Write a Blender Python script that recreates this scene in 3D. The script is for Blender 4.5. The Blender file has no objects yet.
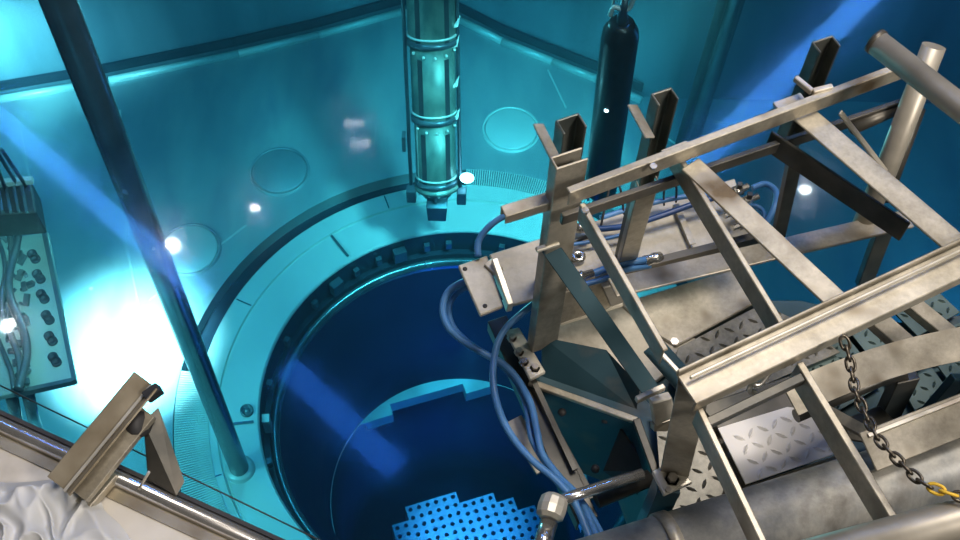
import bpy, bmesh, math, random
from mathutils import Vector, Matrix, noise
random.seed(7)
PI = math.pi
sc = bpy.context.scene
COL = sc.collection

# ------------------------------------------------------------------ camera
F, TH, RO = 1160.0, 1.012, 0.044
CAM = Vector((.132, -5.76, 12.0))
cf = Vector((0, math.cos(TH), -math.sin(TH)))
cu = Vector((0, math.sin(TH), math.cos(TH)))
cr = Vector((1, 0, 0))
cr, cu = cr * math.cos(RO) + cu * math.sin(RO), -cr * math.sin(RO) + cu * math.cos(RO)
cd = bpy.data.cameras.new('camera')
cd.sensor_width = 36
cd.lens = F / 960 * 36
cd.clip_start = .05
co = bpy.data.objects.new('camera', cd)
COL.objects.link(co)
m = Matrix((cr, cu, -cf)).transposed().to_4x4()
m.translation = CAM
co.matrix_world = m
sc.camera = co


def W(x, y, z):
    """world point on the level z that the photograph shows at pixel x, y"""
    d = cf + (x - 480) / F * cr - (y - 270) / F * cu
    return CAM + d * ((z - CAM.z) / d.z)


# ------------------------------------------------------------------ colour management, world, lights
sc.view_settings.view_transform = 'Standard'
sc.view_settings.look = 'None'
sc.view_settings.gamma = 1
sc.view_settings.use_curve_mapping = False
sc.view_settings.exposure = 0.0
sc.cycles.use_denoising = True
sc.cycles.max_bounces = 8
sc.cycles.transparent_max_bounces = 12
sc.cycles.volume_bounces = 1
sc.cycles.sample_clamp_indirect = 4

wd = bpy.data.worlds.new('hall_air')
sc.world = wd
wd.use_nodes = True
wb = wd.node_tree.nodes['Background']
wb.inputs[0].default_value = (.72, .70, .64, 1)
wb.inputs[1].default_value = .085


def aim(o, target):
    o.rotation_euler = (Vector(target) - o.location).to_track_quat('-Z', 'Y').to_euler()


def lamp(kind, name, loc, energy, color, target=None, size=.3, angle=60, blend=.5):
    l = bpy.data.lights.new(name, kind)
    l.energy = energy
    l.color = color
    o = bpy.data.objects.new(name, l)
    COL.objects.link(o)
    o.location = loc
    if kind == 'AREA':
        l.size = size
    else:
        l.shadow_soft_size = size
    if kind == 'SPOT':
        l.spot_size = math.radians(angle)
        l.spot_blend = blend
    if target is not None:
        aim(o, target)
    return o


CY = (.62, 1, .86)
WATER_Z = 8.6
# hall lights above the bridge
lamp('AREA', 'hall_light', (2.2, -2.6, 18), 480, (1, .91, .82), (.6, -4.4, 9.5), 2.4)
lamp('AREA', 'hall_light', (5.5, -8, 16), 480, (1, .91, .82), (.6, -4.4, 9.5), 1.6)
# underwater lights: floodlights, unseen added fills and the glow of the core
lamp('SPOT', 'pool_light', W(60, 300, 2.6), 13000, (1, .9, .8), W(128, 350, 0), .2, 44, 1)
lamp('SPOT', 'rack_fill', W(20, 250, 8.0), 1100, (.7, 1, .85), W(40, 310, 4.6), .2, 34, 1)  # unseen spot added to brighten the rack plate
lamp('SPOT', 'pool_light', W(20, 36, .9) + Vector((-.9, -1.9, .7)), 2600, (.8, 1, .92), W(12, 36, .9), .3, 62, 1)
lamp('SPOT', 'pool_light', (-5.5, -3.0, 5.0), 2000, CY, (-2.4, 0, 0), .4, 80, 1)  # unseen fill added for the floor left of the flange
lamp('SPOT', 'pool_light', (1.8, .6, 6.0), 5000, CY, (.2, 3.0, 0), .4, 52, 1)  # unseen fill added above the far side of the flange
lamp('POINT', 'pool_light', (-2, 2, 6), 420, (.35, .95, .95), None, .4)  # unseen fill added for the overall cyan light
lamp('POINT', 'pool_light', (6.5, 2.5, 3.0), 75, (.1, .45, 1), None, .4)  # unseen blue fill added at the right of the pool
lamp('SPOT', 'core_fill', W(440, 150, 2.2), 900, (.3, .95, 1), W(445, 374, -3), .1, 11, .7)  # spot added by the mast to light the core ring
lamp('SPOT', 'core_fill', W(470, 330, 0.2), 1300, (.55, .75, 1), W(468, 530, -5), .1, 24, .8)  # spot added to light the fuel lattice
lamp('POINT', 'core_glow', (.2, -.6, -4.0), 50, (.02, .12, 1), None, .5)


# ------------------------------------------------------------------ materials
def nodes(mat):
    mat.use_nodes = True
    return mat.node_tree.nodes, mat.node_tree.links


def M(name, c1, c2=None, metal=0., rough=.5, scale=4., rvar=.15, bump=0., detail=5, lo=.35, hi=.65, c3=None, s3=1.5, stretch=None, emit=None, m3=(.56, .72), grain=0.):
    mt = bpy.data.materials.new(name)
    n, l = nodes(mt)
    b = n['Principled BSDF']
    b.inputs['Metallic'].default_value = metal
    tc = n.new('ShaderNodeTexCoord')
    mp = n.new('ShaderNodeMapping')
    l.new(tc.outputs['Object'], mp.inputs[0])
    if stretch:
        mp.inputs['Scale'].default_value = stretch
    nz = n.new('ShaderNodeTexNoise')
    nz.inputs['Scale'].default_value = scale
    nz.inputs['Detail'].default_value = detail
    l.new(mp.outputs[0], nz.inputs[0])
    rp = n.new('ShaderNodeValToRGB')
    rp.color_ramp.elements[0].position = lo
    rp.color_ramp.elements[1].position = hi
    rp.color_ramp.elements[0].color = (*c1, 1)
    rp.color_ramp.elements[1].color = (*(c2 or c1), 1)
    l.new(nz.outputs[0], rp.inputs[0])
    out = rp.outputs[0]
    if c3:
        n3 = n.new('ShaderNodeTexNoise')
        n3.inputs['Scale'].default_value = s3
        n3.inputs['Detail'].default_value = 6
        l.new(mp.outputs[0], n3.inputs[0])
        r3 = n.new('ShaderNodeValToRGB')
        r3.color_ramp.elements[0].position = m3[0]
        r3.color_ramp.elements[1].position = m3[1]
        l.new(n3.outputs[0], r3.inputs[0])
        mx = n.new('ShaderNodeMix')
        mx.data_type = 'RGBA'
        l.new(r3.outputs[0], mx.inputs[0])
        l.new(out, mx.inputs[6])
        mx.inputs[7].default_value = (*c3, 1)
        out = mx.outputs[2]
    if grain:
        n4 = n.new('ShaderNodeTexNoise')
        n4.inputs['Scale'].default_value = scale * 9
        n4.inputs['Detail'].default_value = 8
        n4.inputs['Roughness'].default_value = .7
        l.new(mp.outputs[0], n4.inputs[0])
        mr4 = n.new('ShaderNodeMapRange')
        mr4.inputs[1].default_value = .3
        mr4.inputs[2].default_value = .7
        mr4.inputs[3].default_value = 1 - grain
        mr4.inputs[4].default_value = 1 + grain
        l.new(n4.outputs[0], mr4.inputs[0])
        vm = n.new('ShaderNodeVectorMath')
        vm.operation = 'SCALE'
        l.new(out, vm.inputs[0])
        l.new(mr4.outputs[0], vm.inputs['Scale'])
        out = vm.outputs[0]
    l.new(out, b.inputs['Base Color'])
    mr = n.new('ShaderNodeMapRange')
    mr.inputs[3].default_value = max(.02, rough - rvar)
    mr.inputs[4].default_value = min(1, rough + rvar)
    l.new(nz.outputs[0], mr.inputs[0])
    l.new(mr.outputs[0], b.inputs['Roughness'])
    if bump:
        bp = n.new('ShaderNodeBump')
        bp.inputs['Strength'].default_value = bump
        bp.inputs['Distance'].default_value = .01
        l.new(nz.outputs[0], bp.inputs['Height'])
        l.new(bp.outputs[0], b.inputs['Normal'])
    if emit:
        b.inputs['Emission Color'].default_value = (*emit[0], 1)
        b.inputs['Emission Strength'].default_value = emit[1]
    return mt


STEEL = M('weathered_stainless', (.31, .28, .22), (.57, .525, .43), .55, .44, 8, .14, .15, lo=.32, hi=.68, c3=(.12, .085, .045), s3=9, m3=(.54, .74), grain=.18)
STEEL_L = M('bright_stainless', (.60, .56, .46), (.74, .70, .60), .45, .36, 12, .12, .1, c3=(.45, .38, .3), s3=6)
STEEL_D = M('dark_stainless', (.05, .052, .048), (.13, .12, .10), .6, .38, 8, .12, .15)
TEAL = M('teal_shaded_steel', (.022, .065, .085), (.035, .09, .115), .3, .45, 6, .1, .1, c3=(.12, .12, .11), s3=7)  # bare steel with shade and pool reflection put into its teal
PLATE = M('pale_plate', (.40, .37, .30), (.60, .56, .47), .35, .5, 6, .1, .1, c3=(.26, .21, .15), s3=8, m3=(.56, .74), grain=.12)
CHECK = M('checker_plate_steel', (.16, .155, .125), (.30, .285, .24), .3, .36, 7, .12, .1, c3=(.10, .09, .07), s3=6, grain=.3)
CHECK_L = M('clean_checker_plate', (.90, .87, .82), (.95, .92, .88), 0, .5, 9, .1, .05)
CHROME = M('polished_pipe', (.62, .60, .57), (.72, .70, .67), .9, .22, 5, .08)
LINER = M('pool_liner_steel', (.24, .32, .36), (.54, .60, .57), .35, .42, .38, .1, .05, lo=.38, hi=.62, c3=(.30, .36, .42), s3=.7, stretch=(1.6, .5, 1))
WALLM = M('pool_wall_steel', (.13, .20, .24), (.26, .34, .38), .35, .4, .5, .1, .05, stretch=(2.2, 2.2, .25))
FLANGE = M('machined_flange', (.66, .74, .68), (.74, .8, .74), .25, .45, 1.2, .1)
DARKM = M('dark_recess', (.012, .024, .04), (.02, .035, .055), .2, .5, 3)  # dark seal colour that also carries the shadow in the gutter
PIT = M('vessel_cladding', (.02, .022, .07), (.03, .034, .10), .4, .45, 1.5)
CRES = M('core_former_steel', (.62, .68, .70), (.7, .75, .77), .3, .4, 2)
TUBE = M('submerged_tube_steel', (.16, .22, .24), (.26, .34, .36), .7, .25, 3, .08)
MASTM = M('mast_steel', (.10, .17, .15), (.20, .29, .24), .45, .5, 2.5, .1, stretch=(3, 3, .6))
MASTD = M('mast_dark_steel', (.06, .10, .13), (.10, .15, .17), .5, .35, 5)
MASTB = M('mast_black_strip', (.01, .02, .025), (.02, .03, .035), 0, .6)
BLACK = M('black_housing', (.012, .016, .018), (.03, .035, .038), .1, .32, 6, .1)
POSTM = M('dark_post_stainless', (.10, .12, .11), (.22, .22, .19), .55, .4, 9, .12, .1)  # darker, greener stainless for the back posts
PIPEM = M('satin_pipe', (.34, .31, .25), (.52, .48, .40), .45, .42, 8, .1)
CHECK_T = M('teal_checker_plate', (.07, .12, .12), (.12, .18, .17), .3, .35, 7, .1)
RUBBER = M('black_rubber', (.02, .02, .022), (.04, .04, .042), 0, .6, 12)
HOSE = M('blue_hose_plastic', (.07, .22, .50), (.10, .28, .58), 0, .34, 20, .05)
BRASS = M('fitting_metal', (.6, .58, .52), (.75, .72, .66), .9, .25, 12)
YELLOW = M('yellow_paint', (.75, .45, .03), (.8, .52, .05), 0, .5, 12)
CHAINM = M('chain_steel', (.08, .07, .055), (.20, .17, .13), .8, .35, 20)
LEDGE = M('ledge_paint', (.58, .54, .47), (.68, .64, .57), .05, .6, 5, .1, .1, c3=(.40, .36, .30), s3=3.2)
BRKT = M('bronze_stainless', (.30, .25, .17), (.40, .35, .26), .6, .36, 10, .1, .1)
FILM = M('grey_plastic_sheet', (.50, .51, .51), (.62, .62, .62), 0, .45, 5, .1, .1)
BOLTM = M('bolt_steel', (.45, .42, .37), (.6, .56, .5), .8, .3, 30)
EMW = M('lamp_glass', (1, 1, 1), emit=((.9, .97, 1), 200))
EMP = M('panel_glass', (1, 1, 1), emit=((.85, .95, 1), 40))
DUCTM = M('duct_steel', (.24, .25, .25), (.46, .45, .41), .35, .5, 5, .08, .1, c3=(.2, .19, .17), s3=4, grain=.1, stretch=(3, 3, .5))
EMB = M('blue_beam_glow', (.1, .3, 1), emit=((.07, .30, 1), 38))
EMB2 = M('dim_blue_beam_glow', (.1, .3, 1), emit=((.03, .2, 1), 22))
EMU = M('underwater_lamp_glass', (1, 1, 1), emit=((.8, 1, 1), 14))
LATT = M('fuel_nozzle_steel', (.42, .55, .72), (.5, .62, .78), .3, .4, 8)
RACKM = M('rack_plate_steel', (.30, .40, .38), (.42, .52, .48), .4, .35, 1.8, .1)

# water: clear body that swallows red, with ripples on top
wm = bpy.data.materials.new('pool_water')
n, l = nodes(wm)
n.remove(n['Principled BSDF'])
out = n['Material Output']
tr = n.new('ShaderNodeBsdfTransparent')
gl = n.new('ShaderNodeBsdfGlossy')
gl.inputs['Roughness'].default_value = .012
fr = n.new('ShaderNodeFresnel')
fr.inputs[0].default_value = 1.33
gl2 = n.new('ShaderNodeBsdfGlossy')
gl2.inputs['Roughness'].default_value = .105
mg = n.new('ShaderNodeMixShader')
mg.inputs[0].default_value = .6
l.new(gl.outputs[0], mg.inputs[1])
l.new(gl2.outputs[0], mg.inputs[2])
mx = n.new('ShaderNodeMixShader')
tc = n.new('ShaderNodeTexCoord')
nz = n.new('ShaderNodeTexNoise')
nz.inputs['Scale'].default_value = 7
nz.inputs['Detail'].default_value = 4
bp = n.new('ShaderNodeBump')
bp.inputs['Strength'].default_value = .10
bp.inputs['Distance'].default_value = .01
l.new(tc.outputs['Object'], nz.inputs[0])
l.new(nz.outputs[0], bp.inputs['Height'])
l.new(bp.outputs[0], gl2.inputs['Normal'])
l.new(fr.outputs[0], mx.inputs[0])
l.new(tr.outputs[0], mx.inputs[1])
l.new(mg.outputs[0], mx.inputs[2])
l.new(mx.outputs[0], out.inputs['Surface'])
va = n.new('ShaderNodeVolumeAbsorption')
va.inputs['Color'].default_value = (.20, .73, .84, 1)
va.inputs['Density'].default_value = .21
vs = n.new('ShaderNodeVolumeScatter')
vs.inputs['Color'].default_value = (.25, .8, 1, 1)
vs.inputs['Density'].default_value = .005
ad = n.new('ShaderNodeAddShader')
l.new(va.outputs[0], ad.inputs[0])
l.new(vs.outputs[0], ad.inputs[1])
l.new(ad.outputs[0], out.inputs['Volume'])
WATER = wm


# ------------------------------------------------------------------ builders
def link(name, me, mat, parent=None, bev=0.):
    o = bpy.data.objects.new(name, me)
    COL.objects.link(o)
    if mat and not me.materials:
        me.materials.append(mat)
    if parent is not None:
        o.parent = parent
    if bev:
        bm_ = o.modifiers.new('edge', 'BEVEL')
        bm_.width = bev
        bm_.segments = 1
        bm_.limit_method = 'ANGLE'
    return o


def tag(o, label=None, cat=None, group=None, kind=None):
    if label: o['label'] = label
    if cat: o['category'] = cat
    if group: o['group'] = group
    if kind: o['kind'] = kind
    return o


def empty(name, label, cat, loc, group=None):
    o = bpy.data.objects.new(name, None)
    COL.objects.link(o)
    o.location = loc
    o.empty_display_size = .1
    return tag(o, label, cat, group)


class Mesh:
    """collects vertices and faces in world space; build() links them as one mesh object"""
    def __init__(s):
        s.v, s.f, s.sm = [], [], []

    def add(s, vs, fs, smooth=False):
        k = len(s.v)
        s.v += [Vector(a) for a in vs]
        s.f += [tuple(i + k for i in f) for f in fs]
        s.sm += [smooth] * len(fs)
        return s

    def prism(s, a, b, sec, up=(0, 0, 1), smooth=False):
        """extrude the section polygon (list of (side, up)) from a to b"""
        a, b = Vector(a), Vector(b)
        d = (b - a).normalized()
        up = Vector(up)
        if abs(d.dot(up)) > .98: up = Vector((0, 1, 0))
        sd = d.cross(up).normalized()
        u = sd.cross(d)
        n = len(sec)
        vs = [p + sd * x + u * y for p in (a, b) for x, y in sec]
        fs = [(i, (i + 1) % n, (i + 1) % n + n, i + n) for i in range(n)]
        s.add(vs, fs, smooth)
        s.add(vs, [tuple(range(n))[::-1], tuple(range(n, 2 * n))])
        return s

    def tube(s, pts, r, n=12, cap=True, closed=False):
        pts = [Vector(p) for p in pts]
        N = len(pts)
        rr = r if isinstance(r, (list, tuple)) else [r] * N
        t0 = (pts[1] - pts[0]).normalized()
        ref = Vector((0, 0, 1)) if abs(t0.z) < .9 else Vector((1, 0, 0))
        u = t0.cross(ref).normalized()
        vs = []
        for i, p in enumerate(pts):
            if closed:
                t = (pts[(i + 1) % N] - pts[i - 1]).normalized()
            else:
                t = (pts[min(i + 1, N - 1)] - pts[max(i - 1, 0)]).normalized()
            u = (u - t * u.dot(t)).normalized()
            w = t.cross(u)
            vs += [p + (u * math.cos(2 * PI * k / n) + w * math.sin(2 * PI * k / n)) * rr[i] for k in range(n)]
        fs = []
        for i in range(N if closed else N - 1):
            j = (i + 1) % N
            fs += [(i * n + k, i * n + (k + 1) % n, j * n + (k + 1) % n, j * n + k) for k in range(n)]
        s.add(vs, fs, True)
        if cap and not closed:
            s.add(vs, [tuple(range(n))[::-1], tuple(range((N - 1) * n, N * n))])
        return s

    def lathe(s, prof, c=(0, 0, 0), n=48, a0=0, a1=2 * PI, axis=None, smooth=True):
        """profile [(radius, height)] turned about the vertical axis (or axis) through c"""
        c = Vector(c)
        ax = Vector(axis or (0, 0, 1)).normalized()
        ex = ax.orthogonal().normalized() if axis else Vector((1, 0, 0))
        ey = ax.cross(ex)
        full = abs(a1 - a0 - 2 * PI) < 1e-6
        m_ = n if full else n + 1
        vs = []
        for k in range(m_):
            t = a0 + (a1 - a0) * k / n
            vs += [c + (ex * math.cos(t) + ey * math.sin(t)) * r_ + ax * h_ for r_, h_ in prof]
        p = len(prof)
        fs = []
        for k in range(n):
            j = (k + 1) % m_
            fs += [(k * p + i, j * p + i, j * p + i + 1, k * p + i + 1) for i in range(p - 1)]
        return s.add(vs, fs, smooth)

    def slab(s, poly, z0, z1):
        """polygon (xy points) between two heights"""
        n = len(poly)
        vs = [Vector((p[0], p[1], z)) for z in (z0, z1) for p in poly]
        fs = [(i, (i + 1) % n, (i + 1) % n + n, i + n) for i in range(n)]
        fs += [tuple(range(n))[::-1], tuple(range(n, 2 * n))]
        return s.add(vs, fs)

    def sheet(s, pts, t):
        """flat plate through 3D points, thickness t"""
        pts = [Vector(p) for p in pts]
        nn = (pts[1] - pts[0]).cross(pts[2] - pts[0]).normalized()
        n = len(pts)
        vs = pts + [p - nn * t for p in pts]
        fs = [(i, (i + 1) % n, (i + 1) % n + n, i + n) for i in range(n)]
        fs += [tuple(range(n)), tuple(range(n, 2 * n))[::-1]]
        return s.add(vs, fs)

    def ball(s, c, r, n=12, sc_=(1, 1, 1)):
        c = Vector(c)
        prof = [(math.sin(PI * i / 8) * r, -math.cos(PI * i / 8) * r) for i in range(9)]
        k = len(s.v)
        s.lathe(prof, (0, 0, 0), n)
        for i in range(k, len(s.v)):
            v = s.v[i]
            s.v[i] = c + Vector((v.x * sc_[0], v.y * sc_[1], v.z * sc_[2]))
        return s

    def build(s, name, mat, parent=None, bev=0., fix=True):
        org = Vector(parent.matrix_world.translation) if parent is not None else Vector((0, 0, 0))
        if parent is not None:
            p, org = parent, Vector((0, 0, 0))
            while p is not None:
                org += p.location
                p = p.parent
        me = bpy.data.meshes.new(name)
        me.from_pydata([v - org for v in s.v], [], s.f)
        me.polygons.foreach_set('use_smooth', s.sm)
        if fix:
            b = bmesh.new()
            b.from_mesh(me)
            bmesh.ops.remove_doubles(b, verts=b.verts, dist=1e-5)
            bmesh.ops.recalc_face_normals(b, faces=b.faces)
            b.to_mesh(me)
            b.free()
            me.polygons.foreach_get  # noqa
        me.update()
        return link(name, me, mat, parent, bev)


def flat(w, t):
    return [(-w / 2, -t / 2), (w / 2, -t / 2), (w / 2, t / 2), (-w / 2, t / 2)]


def angle(w, h, t, sx=1):
    """L section: flange on top of width w, web of height h hanging at the sx side"""
    q = [(-w / 2, 0), (w / 2, 0), (w / 2, -h), (w / 2 - t, -h), (w / 2 - t, -t), (-w / 2, -t)]
    return [(x * sx, y) for x, y in q][::sx]


def chan(w, h, t, dn=1):
    """C section: web of width w, flanges of height h pointing down (dn=1) or up"""
    q = [(-w / 2, 0), (w / 2, 0), (w / 2, -h), (w / 2 - t, -h), (w / 2 - t, -t), (-w / 2 + t, -t), (-w / 2 + t, -h), (-w / 2, -h)]
    return [(x, y * dn) for x, y in q]


def spline(pts, k=6):
    pts = [Vector(p) for p in pts]
    out = []
    for i in range(len(pts) - 1):
        p0, p1, p2, p3 = pts[max(i - 1, 0)], pts[i], pts[i + 1], pts[min(i + 2, len(pts) - 1)]
        for j in range(k):
            t = j / k
            out.append(.5 * ((2 * p1) + (p2 - p0) * t + (2 * p0 - 5 * p1 + 4 * p2 - p3) * t * t + (3 * p1 - p0 - 3 * p2 + p3) * t ** 3))
    return out + [pts[-1]]


def P3(*a):
    return [W(*q) for q in a]


def pol(r, deg, z=0):
    return Vector((r * math.cos(math.radians(deg)), r * math.sin(math.radians(deg)), z))


# ================================================================== SETTING
# pool floor: from the seal ring out to the walls
WB = [(-11, 2.6), (-8.2, 3.55), (-6.34, 4.15), (-4.96, 4.56), (-3.3, 5.14), (-2.25, 5.55), (-1.15, 6.05), (-.3, 5.95),
      (.3, 5.58), (1.0, 5.25), (1.6, 4.97), (2.2, 4.62), (3.0, 4.62), (3.82, 4.65), (5.2, 4.7), (10, 4.8)]
outer = WB + [(10, -5.3), (5, -5.3), (0, -5.3), (-5, -5.3), (-11, -5.3), (-11, -1)]
RO_ = 3.26
fl = Mesh()
# ray-cast each angle to the outer polygon, adding the polygon's own corners
angs = sorted(set([round(math.atan2(y, x), 5) for x, y in outer] + [round(-PI + 2 * PI * i / 160, 5) for i in range(160)]))


def hit(t):
    dx, dy = math.cos(t), math.sin(t)
    best = None
    for i in range(len(outer)):
        (x0, y0), (x1, y1) = outer[i], outer[(i + 1) % len(outer)]
        ex, ey = x1 - x0, y1 - y0
        den = dx * ey - dy * ex
        if abs(den) < 1e-9: continue
        k = (x0 * ey - y0 * ex) / den
        q = (x0 * dy - y0 * dx) / den
        if k > 0 and -1e-6 <= q <= 1 + 1e-6 and (best is None or k < best): best = k
    return best


vs = []
for t in angs:
    k = hit(t)
    for rr, zz in ((RO_, -.22), (RO_, 0), (k, 0)):
        vs.append((math.cos(t) * rr, math.sin(t) * rr, zz))
N = len(angs)
fs = []
for i in range(N):
    j = (i + 1) % N
    for q in (0, 1):
        fs.append((i * 3 + q, j * 3 + q, j * 3 + q + 1, i * 3 + q + 1))
fl.add(vs, fs)
floor = tag(fl.build('floor', LINER), 'pale steel-lined pool floor around the vessel opening', kind='structure')
# weld seams standing proud of the floor liner
for a, b in (((246, 225), (150, 300)), ((124, 235), (147, 345)), ((120, 110), (128, 236)), ((655, 130), (700, 160)),
             ((747, 101), (738, 124)), ((715, 122), (735, 124)), ((690, 97), (800, 99)), ((548, 70), (566, 108)), ((20, 130), (60, 330))):
    p, q = W(*a, .006), W(*b, .006)
    Mesh().prism(p, q, flat(.022, .012)).build('weld_seam', FLANGE, floor)

# walls: back wall in bays, each bay a sheet panel with a joint; the ridge along its foot is a trim
HW = 9.6
wallb = Mesh()
for i in range(len(WB) - 1):
    (x0, y0), (x1, y1) = WB[i], WB[i + 1]
    wallb.add([(x0, y0, 0), (x1, y1, 0), (x1, y1, HW), (x0, y0, HW), (x0, y0 + .3, 0), (x1, y1 + .3, 0), (x1, y1 + .3, HW), (x0, y0 + .3, HW)],
              [(0, 1, 2, 3), (5, 4, 7, 6), (3, 2, 6, 7)], True)
wall = tag(wallb.build('wall_back', WALLM), kind='structure')
tb = Mesh()
tb2 = Mesh()
for i in range(len(WB) - 1):
    (x0, y0), (x1, y1) = WB[i], WB[i + 1]
    p, q = Vector((x0, y0 - .04, .05)), Vector((x1, y1 - .04, .05))
    if x1 < 2.3:
        tb.tube([p + Vector((0, -.05, -.03)), q + Vector((0, -.05, -.03))], .055, 10)
        tb2.prism(p + Vector((0, .03, .14)), q + Vector((0, .03, .14)), flat(.05, .15))
tag(tb.build('trim_1', FLANGE), kind='structure')
tag(tb2.build('trim_2', DARKM), kind='structure')
for nm, a, b in (('wall_right', (10, 4.8), (10, -5.3)), ('wall_front', (10, -5.3), (-11, -5.3)), ('wall_left', (-11, -5.3), (-11, 2.6))):
    w_ = Mesh()
    top_ = 8.9
    w_.prism((a[0], a[1], top_ / 2), (b[0], b[1], top_ / 2), flat(.2, top_))
    tag(w_.build(nm, WALLM), kind='structure')

# seal gutter round the flange, then the flange ring, all turned about the vessel axis
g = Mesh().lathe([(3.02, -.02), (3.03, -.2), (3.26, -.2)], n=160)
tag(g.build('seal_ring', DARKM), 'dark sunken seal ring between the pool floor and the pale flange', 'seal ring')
fg = empty('vessel_flange', 'broad pale flange ring around the dark vessel opening', 'flange', (0, 0, 0))
f_ = Mesh().lathe([(2.30, -.03), (2.30, .0), (2.32, .02), (2.735, .02), (2.745, -.015), (2.765, -.015), (2.775, .02),
                   (3.0, .02), (3.02, 0), (3.02, -.2)], n=200, smooth=False)
f_.build('ring', FLANGE, fg, fix=False)
for k in range(8):
    a = 45 * k + 22
    Mesh().prism(pol(2.79, a, .024), pol(2.99, a, .024), flat(.014, .008)).build('joint_strip', TUBE, fg)
for a in (129, 190):
    Mesh().prism(pol(2.36, a, .035), pol(2.74, a, .035), flat(.03, .018)).build('key_bar', TUBE, fg)
e_ = W(247, 411, .03)
Mesh().lathe([(.0, .03), (.03, .03), (.035, 0), (.06, 0), (.06, .03), (.075, .03), (.075, -.02)], e_, 20).build('lifting_eye', TUBE, fg)
# grating teeth that bridge the gutter in two sectors
for a0, a1 in ((62, 92), (177, 215)):
    g = Mesh()
    k = a0
    while k < a1:
        g.prism(pol(2.86 if a0 > 100 else 3.0, k, .03), pol(3.24, k, .03), flat(.017, .02))
        k += .52
    g.build('grating', FLANGE, fg)['kind'] = 'stuff'

# vessel: step with studs, rim ledge, tapered barrel
vz = -.42
ves = empty('reactor_vessel', 'deep dark round vessel opening sunk in the pool floor', 'vessel', (0, 0, 0))
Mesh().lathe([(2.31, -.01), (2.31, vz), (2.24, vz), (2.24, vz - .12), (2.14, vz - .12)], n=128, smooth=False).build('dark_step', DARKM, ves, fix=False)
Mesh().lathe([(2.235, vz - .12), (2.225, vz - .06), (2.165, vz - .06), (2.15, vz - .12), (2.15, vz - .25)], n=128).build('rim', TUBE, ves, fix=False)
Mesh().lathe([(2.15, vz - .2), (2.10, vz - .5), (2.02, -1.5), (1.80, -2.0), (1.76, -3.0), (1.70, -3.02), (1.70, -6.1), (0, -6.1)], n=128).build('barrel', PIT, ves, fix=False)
for a, big in ((136, 1), (128, 0), (120, 0), (113, 1), (104, 0), (97, 0), (88, 0), (80, 0), (145, 0), (160, 0), (175, 0), (188, 0), (200, 0)):
    p, q = pol(2.30, a, -.25), pol(2.2 if big else 2.24, a, -.25)
    Mesh().prism(p, q, flat(.16 if big else .07, .2 if big else .12)).build('guide_block', MASTD, ves)
Mesh().prism(pol(2.28, 188, -.22), pol(2.2, 188, -.22), flat(.1, .3)).build('guide_block', FLANGE, ves)

# ring plate with a stepped opening at z = -3: polygon in the core's own grid
ga = math.atan2((W(458, 491, -5) - W(405, 507, -5)).y, (W(458, 491, -5) - W(405, 507, -5)).x)
gx, gy = Vector((math.cos(ga), math.sin(ga), 0)), Vector((-math.sin(ga), math.cos(ga), 0))


def grid(i, j, z, o=(0, 0)):
    return gx * (i + o[0]) + gy * (j + o[1]) + Vector((0, 0, z))


def inv(p):
    return p.dot(gx), p.dot(gy)


st = [inv(W(383, 408, -3)), inv(W(455, 384, -3)), inv(W(460, 397, -3)), inv(W(487, 386, -3))]
hw, h1 = (st[1][0] - st[0][0]) / 2, (st[0][1] + st[1][1]) / 2
cx0 = (st[1][0] + st[0][0]) / 2
h2 = (st[2][1] + st[3][1]) / 2
quad = [(hw, h1), (hw, h2), (h2, h2), (h2, hw), (h1, hw)]   # stepped outline of one quadrant
step = []
for s_ in range(4):
    c_, d_ = math.cos(-s_ * PI / 2), math.sin(-s_ * PI / 2)
    step += [(x * c_ - y * d_, x * d_ + y * c_) for x, y in quad]
big = []
for i in range(len(step)):
    (xa, ya), (xb, yb) = step[i], step[(i + 1) % len(step)]
    big += [(xa + (xb - xa) * k / 8, ya + (yb - ya) * k / 8) for k in range(8)]
step = [(x * 1.35 if x < -.75 else x, y * (1.35 if y < -.3 else 1)) for x, y in big]
_unused = [(x * (1.12 if x < -.4 else 1), y) for x, y in step]
step = [(x * min(1, 1.75 / math.hypot(x, y)), y * min(1, 1.75 / math.hypot(x, y))) for x, y in step]
cpt = Vector((cx0, 0))
b = bmesh.new()
ov = [b.verts.new(pol(1.79, 360 * k / 96, -3)) for k in range(96)]
iv = [b.verts.new(grid(x, y, -3)) for x, y in step]
for L in (ov, iv):
    for i in range(len(L)): b.edges.new((L[i], L[(i + 1) % len(L)]))
bmesh.ops.triangle_fill(b, use_beauty=True, edges=b.edges[:])
r_ = bmesh.ops.extrude_face_region(b, geom=b.faces[:])
bmesh.ops.translate(b, vec=(0, 0, -.25), verts=[v for v in r_['geom'] if isinstance(v, bmesh.types.BMVert)])
bmesh.ops.recalc_face_normals(b, faces=b.faces)
me = bpy.data.meshes.new('core_former')
b.to_mesh(me)
b.free()
link('core_former', me, CRES, ves)

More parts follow.
